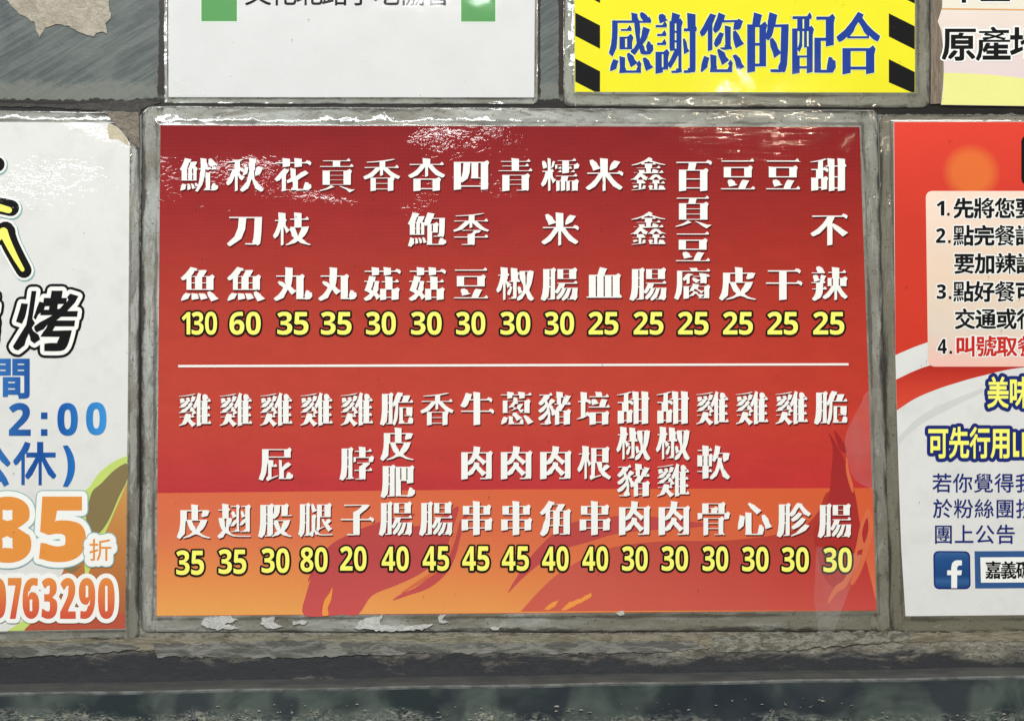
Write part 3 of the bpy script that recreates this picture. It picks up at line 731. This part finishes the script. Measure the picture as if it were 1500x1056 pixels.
for q in ([(796, 893), (806, 884), (819, 878), (812, 888), (804, 893)], [(822, 893), (834, 882), (850, 876), (866, 868), (866, 873), (848, 884), (830, 893)]):
    flat('flame_streak', P_(rough(q, .8, 4, 3)), M['flame_amber'], t, H+.24)
flat('divider_line', P_([(261, 534.6), (752, 533.2), (1243, 532), (1243, 535.2), (752, 536.6), (261, 538)]), M['white_ink'], t, H+.30)

def dish(cols):
    L = []
    for ch, cx, cy, wd, ht in cols: L += han(ch, cx, cy, wd, ht)
    letters('character', L, M['white_ink'], t, H+.48, [('drop_shadow', 0, M['shadow_ink'], .06, 1.3, -1.5)])
def price(txt, x0, x1, y0, y1):
    L = fit(txt, x0+3.2, x1-3.2, y0+3.2, y1-3.2, a=.036, b=.03, gap_=.06, keep=.09)
    letters('digit', L, M['yellow_ink'], t, H+.62, [('outline', 2.7, M['black_ink'], .08, 0, 0)])

top = [('魷..魚', 291, '130', (263, 321)), ('秋刀.魚', 359, '60', (333, 385)), ('花枝.丸', 428, '35', (403, 455)), ('貢..丸', 493, '35', (467, 518)), ('香..菇', 559, '30', (533, 583)), ('杏鮑.菇', 625, '30', (599, 650)),
       ('四季.豆', 690, '30', (665, 714)), ('青..椒', 755, '30', (730, 780)), ('糯米.腸', 820, '30', (795, 844)), ('米..血', 885, '25', (859, 909)), ('鑫鑫.腸', 950, '25', (925, 975)), ('百頁豆腐', 1015, '25', (990, 1041)),
       ('豆..皮', 1081, '25', (1056, 1106)), ('豆..干', 1147, '25', (1121, 1172)), ('甜不.辣', 1214, '25', (1188, 1240))]
for s_, cx, pr, (x0, x1) in top:
    f = (cx-291)/923
    if len(s_) == 4 and '.' not in s_: ys = [257, 309.5, 362, 415]
    elif s_[1] == '.': ys = [256, None, 415.5]; s_ = s_[0]+'.'+s_[-1]
    else: ys = [256, 335.5, 415.5]; s_ = s_[0]+s_[1]+s_[-1]
    cols = [(ch, cx, y, 51, 51 if len(ys) < 4 else 49) for ch, y in zip(s_, ys) if y]
    dish(cols)
    price(pr, x0, x1, 453.5, 493.5)
bot = [('雞.皮', 286, 284, '35', (255, 302)), ('雞.翅', 346, 343, '35', (317, 364)), ('雞屁股', 405, 403, '30', (380, 427)), ('雞.腿', 464, 462, '80', (437, 483)), ('雞脖子', 523, 522, '20', (495, 540)), ('脆皮肥腸', 582, 580, '40', (556, 602)),
       ('香.腸', 640, 639, '45', (616, 661)), ('牛肉串', 698, 698, '45', (674, 720)), ('蔥肉串', 756, 756, '45', (732, 778)), ('豬肉角', 813, 814, '40', (791, 836)), ('培根串', 870, 871, '40', (850, 894)), ('甜椒豬肉', 928, 929, '30', (908, 952)),
       ('甜椒雞肉', 986, 987, '30', (966, 1011)), ('雞軟骨', 1044, 1045, '30', (1026, 1070)), ('雞.心', 1102, 1104, '30', (1084, 1129)), ('雞.胗', 1160, 1163, '30', (1142, 1188)), ('脆.腸', 1218, 1223, '30', (1203, 1251))]
for s_, c0, c1, pr, (x0, x1) in bot:
    f = (c0-286)/932; y0 = 599.5-3*f; y3 = 763.5-(5 if f > .3 else 5*f/.3)+(0 if f < .8 else 3*(f-.8)/.2)*1; y3 += 0
    if len(s_) == 4: ys = [y0-.5, y0+51.5, y0+105.5, y3]; xs = [c0, c0, c0+.5, c1]; s2 = s_
    else: ys = [y0, (679-3*f) if s_[1] != '.' else None, y3]; xs = [c0, (c0+c1)/2, c1]; s2 = s_
    dish([(ch, x, y, 46, 53 if k == len(ys)-1 else (51.5 if len(ys) == 3 else 51)) for k, (ch, x, y) in enumerate(zip(s2, xs, ys)) if y])
    yp = 803-6*min(f/.25, 1)+(0 if f < .8 else 2*(f-.8)/.2)
    price(pr, x0, x1, yp-.5, yp+42)

# ------------------------------------------------------------------ white notice, top left
n_sheet = [(246.5, -120), (784, -120), (782.5, 143), (247, 142.5)]
t = poster('white_notice', 'plain white laminated notice with two green squares and black text', 'notice', n_sheet, [(240, -130), (789, -130), (788, 153.5), (240, 152.5)], [4, 4, 9, 4], M['clean_paper'], M['margin_notice'], 21)
for x0, x1, y in ((295, 347, 31.5), (675.5, 725.5, 32)):
    flat('pale_border', P_([(x0-1.6, -110), (x1+1.6, -110), (x1+1.6, y+1.6), (x0-1.6, y+1.6)]), M['pale_green'], t, H+.06)
    flat('green_square', P_([(x0, -100), (x1, -100), (x1, y), (x0, y)]), M['leaf_green'], t, H+.12)
L = []
for k, ch in enumerate('文化北路小吃協會'): L += han(ch, 378+37.6*k, -10.5, 39, 39, 'sans', .008)
letters('character', L, M['black_ink'], t, H+.12)

# ------------------------------------------------------------------ yellow hazard sign
t = poster('hazard_sign', 'bright yellow sign with black diagonal stripes and dark blue lettering', 'sign', [(841, -120), (1340, -120), (1340.5, 136), (842, 135)], [(825, -130), (1362, -130), (1363, 159), (825, 157)], [4, 4, 14, 10], M['hazard_yellow'], M['margin_hazard'], 31)
for k in range(-1, 3):
    y = -48+67*k; 
    for x0, x1, d in ((842.6, 879, 0), (1302, 1340, 1)):
        q = [(x0, y+d), (x1, y+19+d), (x1, y+53+d), (x0, y+34+d)]
        if k == 2:
            q = [(x0, y+d), (x1, y+19+d), (x1, 134.8+d*.8), (x1-8+d*3, 134.7+d*.8), (x0, y+34+d)]
        flat('stripe', P_(q), M['black_ink'], t, H+.06)
L = []
for ch, cx in zip('感謝您的配合', (924, 990, 1057, 1124.5, 1190.5, 1257)): L += han(ch, cx, 64, 61, 94, 'sign')
letters('character', L, M['deep_blue'], t, H+.2, [('halo', 1.3, M['pale_halo'], .08, 0, 0)])

# ------------------------------------------------------------------ pastel sign, top right
t = thing('pastel_sign', 'pastel beige and lemon sign with a ragged left edge and thick black lettering', 'sign')
edge = [(1383, -60), (1380, 12), (1373.5, 32), (1379, 46), (1382, 75), (1382.5, 108), (1381, 130), (1378.5, 154)]
flat('sheet', P_(edge+[(1640, 158), (1640, -60)]), M['beige_paper'], t, 1.3, thick=1.0)
flat('lemon_band', P_([(1382.3, 108), (1382, 130), (1379, 153.6), (1640, 157.5), (1640, 128)]+smooth([(1560, 121), (1500, 115), (1440, 109), (1382.3, 107)], 4, False)), M['lemon_paper'], t, 1.36)
flat('orange_rule', P_([(1379.6, 12.4), (1640, 15.5), (1640, 17.6), (1379.6, 14.6)]), M['orange_line'], t, 1.36)
L = []
for ch, cx in zip('原產地', (1405, 1455, 1505)): L += han(ch, cx, 64.5, 50, 49, 'sans', .030)
for ch, cx in zip('本區', (1412, 1457)): L += han(ch, cx, -19, 46, 46, 'sans', .030)
letters('character', L, M['black_ink'], t, 1.50, [('halo', 2.4, M['white_ink'], .08, 0, 0)])

# ------------------------------------------------------------------ left poster
l_pts = [(-260, 178), (158, 180), (171, 186), (183, 197), (190, 211), (187, 600), (183, 921), (-260, 929)]
t = poster('barbecue_poster', 'white barbecue poster with blue opening hours and orange discount figures', 'poster', [(-260, 178), (190, 181), (183, 921), (-260, 929)],
           [(-280, 160), (204.5, 164), (204, 936), (-280, 945)], [4, 8, 12, 4], M['white_paper'], M['margin_left'], 41, l_pts, )
flat('stained_corner', P_(rough([(159, 181), (171, 186.5), (182, 197.5), (189, 211), (188, 214), (174, 205), (160, 204), (157, 190)], .4, 5, 1)), M['amber_paper'], t, H+.06)
flat('ochre_area', P_([(186.2, 705), (183.2, 920.6), (35, 923.4), (60, 905), (93, 835), (93, 830), (130, 780), (150, 770), (163, 738)]), M['ochre'], t, H+.06)
flat('brick_area', P_(smooth([(36, 922), (55, 905), (80, 895), (140, 900), (183, 897)], 4, False)+[(183.2, 920.4)]), M['brick_red'], t, H+.12)
flat('green_patch', P_([(10, 923.8), (38, 906), (46, 912), (34, 923.2)]), M['yellow_green'], t, H+.18)
flat('green_arc', P_(smooth([(186.6, 667), (165, 677), (145, 693), (132, 712), (120, 735), (125, 850)], 4, False)+[(150, 790), (186.4, 706)]), M['yellow_green'], t, H+.12)
flat('olive_leaf', P_(smooth([(186.5, 679), (168, 688), (148, 708), (134, 722), (126, 760), (136, 780), (146, 780), (160, 760), (174, 728), (186.2, 702)], 5)), M['olive'], t, H+.18)
flat('olive_leaf', P_([(93, 833), (120, 828), (105, 840)]), M['olive'], t, H+.18)
L = []
def brush(ch, cx):
    letters('calligraphy', han(ch, cx-3, 470, 82, 86, 'sans', .060, .036, .14), M['black_ink'], t, H+.30, [('outline', 6, M['white_ink'], .06, 0, 0), ('outer_outline', 10, M['black_ink'], .12, 0, 0)])
brush('烤', 66); brush('燒', -52)
# tail of the big yellow brush character
L = stroke([(-30, 300), (-6, 303), (13, 308)], lambda u: 6-1.5*u)+stroke([(-30, 364), (-8, 352), (6, 341)], 5)+stroke([(5, 340), (11, 354), (22, 376), (33, 395)], lambda u: 6.5-3.6*u)
body = stroke([(-30, 298), (-4, 301), (16, 305)], 12)+stroke([(-30, 360), (-6, 348), (10, 340)], 13)+stroke([(8, 338), (14, 356), (24, 376), (35, 396)], lambda u: 13.5-2*u)
o = flat('brush_stroke', L, M['yellow_ink'], t, H+.42, 'yellow brush stroke with black outline')
flat('outline', body, M['black_ink'], o, H+.36)
flat('outer_outline', grow(body, 3.2, 12), M['white_ink'], o, H+.30)
flat('shade_line', [[(x+1.3, y-1.3) for x, y in l] for l in grow(body, 3.8, 12)], M['teal_line'], o, H+.24)
o = flat('brush_dot', stroke([(-30, 232), (-4, 241)], 11), M['black_ink'], t, H+.36)
flat('outline', stroke([(-30, 232), (-4, 241)], 14), M['white_ink'], o, H+.30); flat('shade_line', stroke([(-30, 233), (-3, 242.5)], 14.8), M['teal_line'], o, H+.24)
letters('character', han('間', 17, 553, 57, 60, 'sans', .030)+fit('2', 13, 45, 590, 638, .05, .04)+fit('0', 84, 114, 590, 638, .05, .04)+fit('0', 126, 156, 589, 637, .05, .04)+
        han('公', -14, 681, 58, 62, 'sans', .036)+han('休', 51, 678, 60, 62, 'sans', .036)+fit(')', 92, 110, 652, 713, .05, .02), M['blue_text'], t, H+.24)
for q in (604, 628.5): flat('colon_dot', P_([(60, q), (69.5, q), (69.5, q+9.5), (60, q+9.5)]), M['blue_text'], t, H+.24)
def fancy(name, L, r, ink, r2=None, base=.30):
    letters(name, L, M[ink], t, H+base+.12, [('outline', r, M['white_ink'], .05, 0, 0)]+([('outer_outline', r2, M['teal_line'], .10, 0, 0)] if r2 else []))
fancy('discount_digit', fit('8', -24, 46, 727, 824, .085, .06, keep=.12)+fit('5', 57, 126, 727, 823, .085, .06, keep=.12), 8, 'orange_text', 9.6)
fancy('discount_character', han('折', 147, 805, 33, 33, 'sans', .008), 8.5, 'orange_text', 10, .48)
L = []
for ch, x0, x1 in (('0', -16, 9), ('7', 11.5, 31.5), ('6', 33, 57.5), ('3', 60.5, 84), ('2', 88, 111), ('9', 115.5, 139.5), ('0', 143.5, 168)): L += fit(ch, x0, x1, 846, 906, .10, .035, keep=.09)
fancy('phone_digit', L, 6.5, 'phone_text', None, .70)

# ------------------------------------------------------------------ right poster
r_edge = [(1309, 178.5), (1310, 350), (1311.5, 520), (1313.5, 600), (1316.5, 700), (1320, 800), (1326.5, 902)]
t = poster('rules_poster', 'red and white ordering instructions poster with numbered black lines and a blue logo', 'poster', [(1309, 178.5), (1640, 178.5), (1640, 899), (1326.5, 902)],
           [(1287, 169), (1660, 168), (1660, 925), (1303, 930)], [8, 4, 4, 8], M['white_paper'], M['margin_right'], 51, r_edge+[(1640, 899), (1640, 178.5)])
def U(*p): return smooth(list(p), 5, False)
up = U((1311.6, 520), (1340, 508), (1370, 498), (1420, 487), (1500, 477), (1640, 470))
flat('red_field', P_([(1309.6, 179), (1639, 179)]+up[::-1]), M['card_red'], t, H+.06)
lo1 = U((1312.6, 556), (1340, 543), (1366, 534), (1420, 519), (1500, 506), (1640, 496)); lo2 = U((1313.8, 601), (1340, 584), (1370, 571), (1400, 561), (1440, 550), (1500, 538), (1640, 528))
flat('red_swoosh', P_(lo1+lo2[::-1]), M['swoosh_red'], t, H+.06)
flat('grey_swoosh', P_(U((1316, 640), (1345, 612), (1380, 592), (1440, 568))+U((1440, 574), (1380, 604), (1345, 624), (1316, 652))), M['grey_swoosh'], t, H+.06)
bx = rquad([(1356, 280), (1640, 280), (1640, 537), (1359.5, 537)], [11, 3, 3, 11], 2)
flat('text_panel', P_(bx), M['box_cream'], t, H+.12)
lines = [('1', 1372, 1383.5, 1397, '先將您要', 305), ('2', 1371, 1385, 1397, '點完餐請', 345), (None, 0, 0, 1398, '要加辣請', 386), ('3', 1372, 1386, 1397, '點好餐可', 427), (None, 0, 0, 1399, '交通或行', 467), ('4', 1373.5, 1387, 1400, '叫號取餐', 507)]
for d, x0, x1, sx_, txt, cy in lines:
    L = []
    if d:
        L += fit(d, x0, x1, cy-10.5, cy+11, .05, .035)
        flat('full_stop', P_([(x1+4, cy+7), (x1+7.6, cy+7), (x1+7.6, cy+11), (x1+4, cy+11)]), M['black_ink'], t, H+.26)
    R = []
    for k, ch in enumerate(txt): R += han(ch, sx_+14.5+30.3*k, cy, 29.5, 29.5, 'sans', .036)
    hl = [('halo', 1.7, M['white_ink'], .08, 0, 0)]
    letters('character', L, M['black_ink'], t, H+.26, hl); letters('character', R, M['red_text' if cy == 507 else 'black_ink'], t, H+.26, hl)
for txt, x0, wd, cy in (('美味', 1446, 32, 574.5), ('可先行用', 1359, 30.6, 648)):
    L = []
    for k, ch in enumerate(txt): L += han(ch, x0+wd*(k+.5), cy, wd-1, 46, 'sans', .026)
    if len(txt) > 2: L += fit('L', 1484, 1493, 633, 669, .06, .05)+fit('I', 1497, 1502, 633, 669, .05, .05)
    letters('headline_character', L, M['yellow_ink'], t, H+.26, [('outline', 5.2, M['navy'], .08, 0, 0)])
for txt, x0, cy in (('若你覺得我', 1366, 707), ('於粉絲團按', 1367, 744.5), ('團上公告', 1368, 782)):
    L = []
    for k, ch in enumerate(txt): L += han(ch, x0+14+30.4*k, cy, 28.5, 28.5, 'sans', .012)
    letters('character', L, M['navy'], t, H+.18)
lg = flat('logo_badge', P_(rquad([(1367, 806.5), (1421, 807), (1422, 862.5), (1368, 862.5)], [9]*4, 2)), M['navy'], t, H+.12, 'square blue logo with a white letter f')
flat('badge_face', P_(rquad([(1369, 808.5), (1419, 809), (1420, 860.5), (1370, 860.5)], [8]*4, 2)), M['logo_blue'], lg, H+.18)
flat('letter', P_(smooth([(1393.5, 861), (1393.5, 842)], 1, False)+[(1387.5, 842), (1387.5, 835), (1393.5, 835)]+smooth([(1393.5, 831), (1395, 824.5), (1400, 820.5), (1409, 820.5)], 4, False)+[(1409, 827.5), (1404, 828), (1402, 831), (1402, 835), (1409, 835), (1408, 842), (1402, 842), (1402, 861)]), M['white_ink'], lg, H+.24)
flat('caption_frame', P_([(1427.5, 807), (1640, 806), (1640, 860), (1428.5, 861.5)]), M['frame_blue'], t, H+.12)
flat('caption_field', P_([(1436, 816), (1640, 815), (1640, 852), (1437, 853)]), M['white_ink'], t, H+.18)
L = []
for k, ch in enumerate('嘉義碳'): L += han(ch, 1455+22.5*k, 834.5, 22.5, 25, 'sans', .036)
letters('character', L, M['black_ink'], t, H+.24)
flat('headline_letter', stroke([(1506, 208), (1506, 262)], 10), M['black_ink'], t, H+.12)

# ------------------------------------------------------------------ clear tape
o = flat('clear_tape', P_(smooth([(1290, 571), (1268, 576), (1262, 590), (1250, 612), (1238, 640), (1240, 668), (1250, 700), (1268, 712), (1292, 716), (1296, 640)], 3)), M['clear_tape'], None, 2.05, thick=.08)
props(o, 'clear tape patch with painted glare over the right edge of the red menu', 'tape')
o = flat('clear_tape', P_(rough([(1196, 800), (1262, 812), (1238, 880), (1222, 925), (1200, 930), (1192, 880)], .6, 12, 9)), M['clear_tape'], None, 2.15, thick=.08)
props(o, 'clear tape strip with painted glare crossing the lower right edge of the red menu', 'tape')
o = flat('clear_tape', P_(rough([(206, 930), (209, 720), (222, 760), (229, 890), (232, 931)], .5, 12, 9)), M['clear_tape'], None, 2.0, thick=.08)
props(o, 'clear tape sliver along the lower left margin of the red menu', 'tape')
# fly specks and pin-sized dirt
def specks():
    rnd = random.Random(3); V = []; F = []
    pts = [(1224, 0)]+[(rnd.uniform(0, 1500), rnd.uniform(0, 930)) for _ in range(150)]+[(330, 679), (612, 693), (507, 747), (427, 717), (123, 341), (531, 91), (681, 119), (882, 534)]
    for px, py in pts:
        r = rnd.uniform(.00018, .00045); p = W(px, py, .00235 if True else 0); n = len(V)
        V += [p+Vector((math.cos(a)*r*rnd.uniform(.6, 1.4), 0, math.sin(a)*r)) for a in (0, 1.05, 2.1, 3.14, 4.2, 5.2)]+[p+Vector((0, -r*.5, 0))]
        F += [(n+k, n+(k+1) % 6, n+6) for k in range(6)]
    return link('specks', V, F, M['shade_grime'])
props(specks(), 'tiny dark specks of dirt scattered over the posters', 'dirt specks', kind='stuff')

o = flat('clear_tape', P_([(256, 114), (258, 139.5), (309, 140.5)]), M['clear_tape'], None, 1.35, thick=.08)
props(o, 'small clear triangle of tape in the lower left corner of the white notice', 'tape')
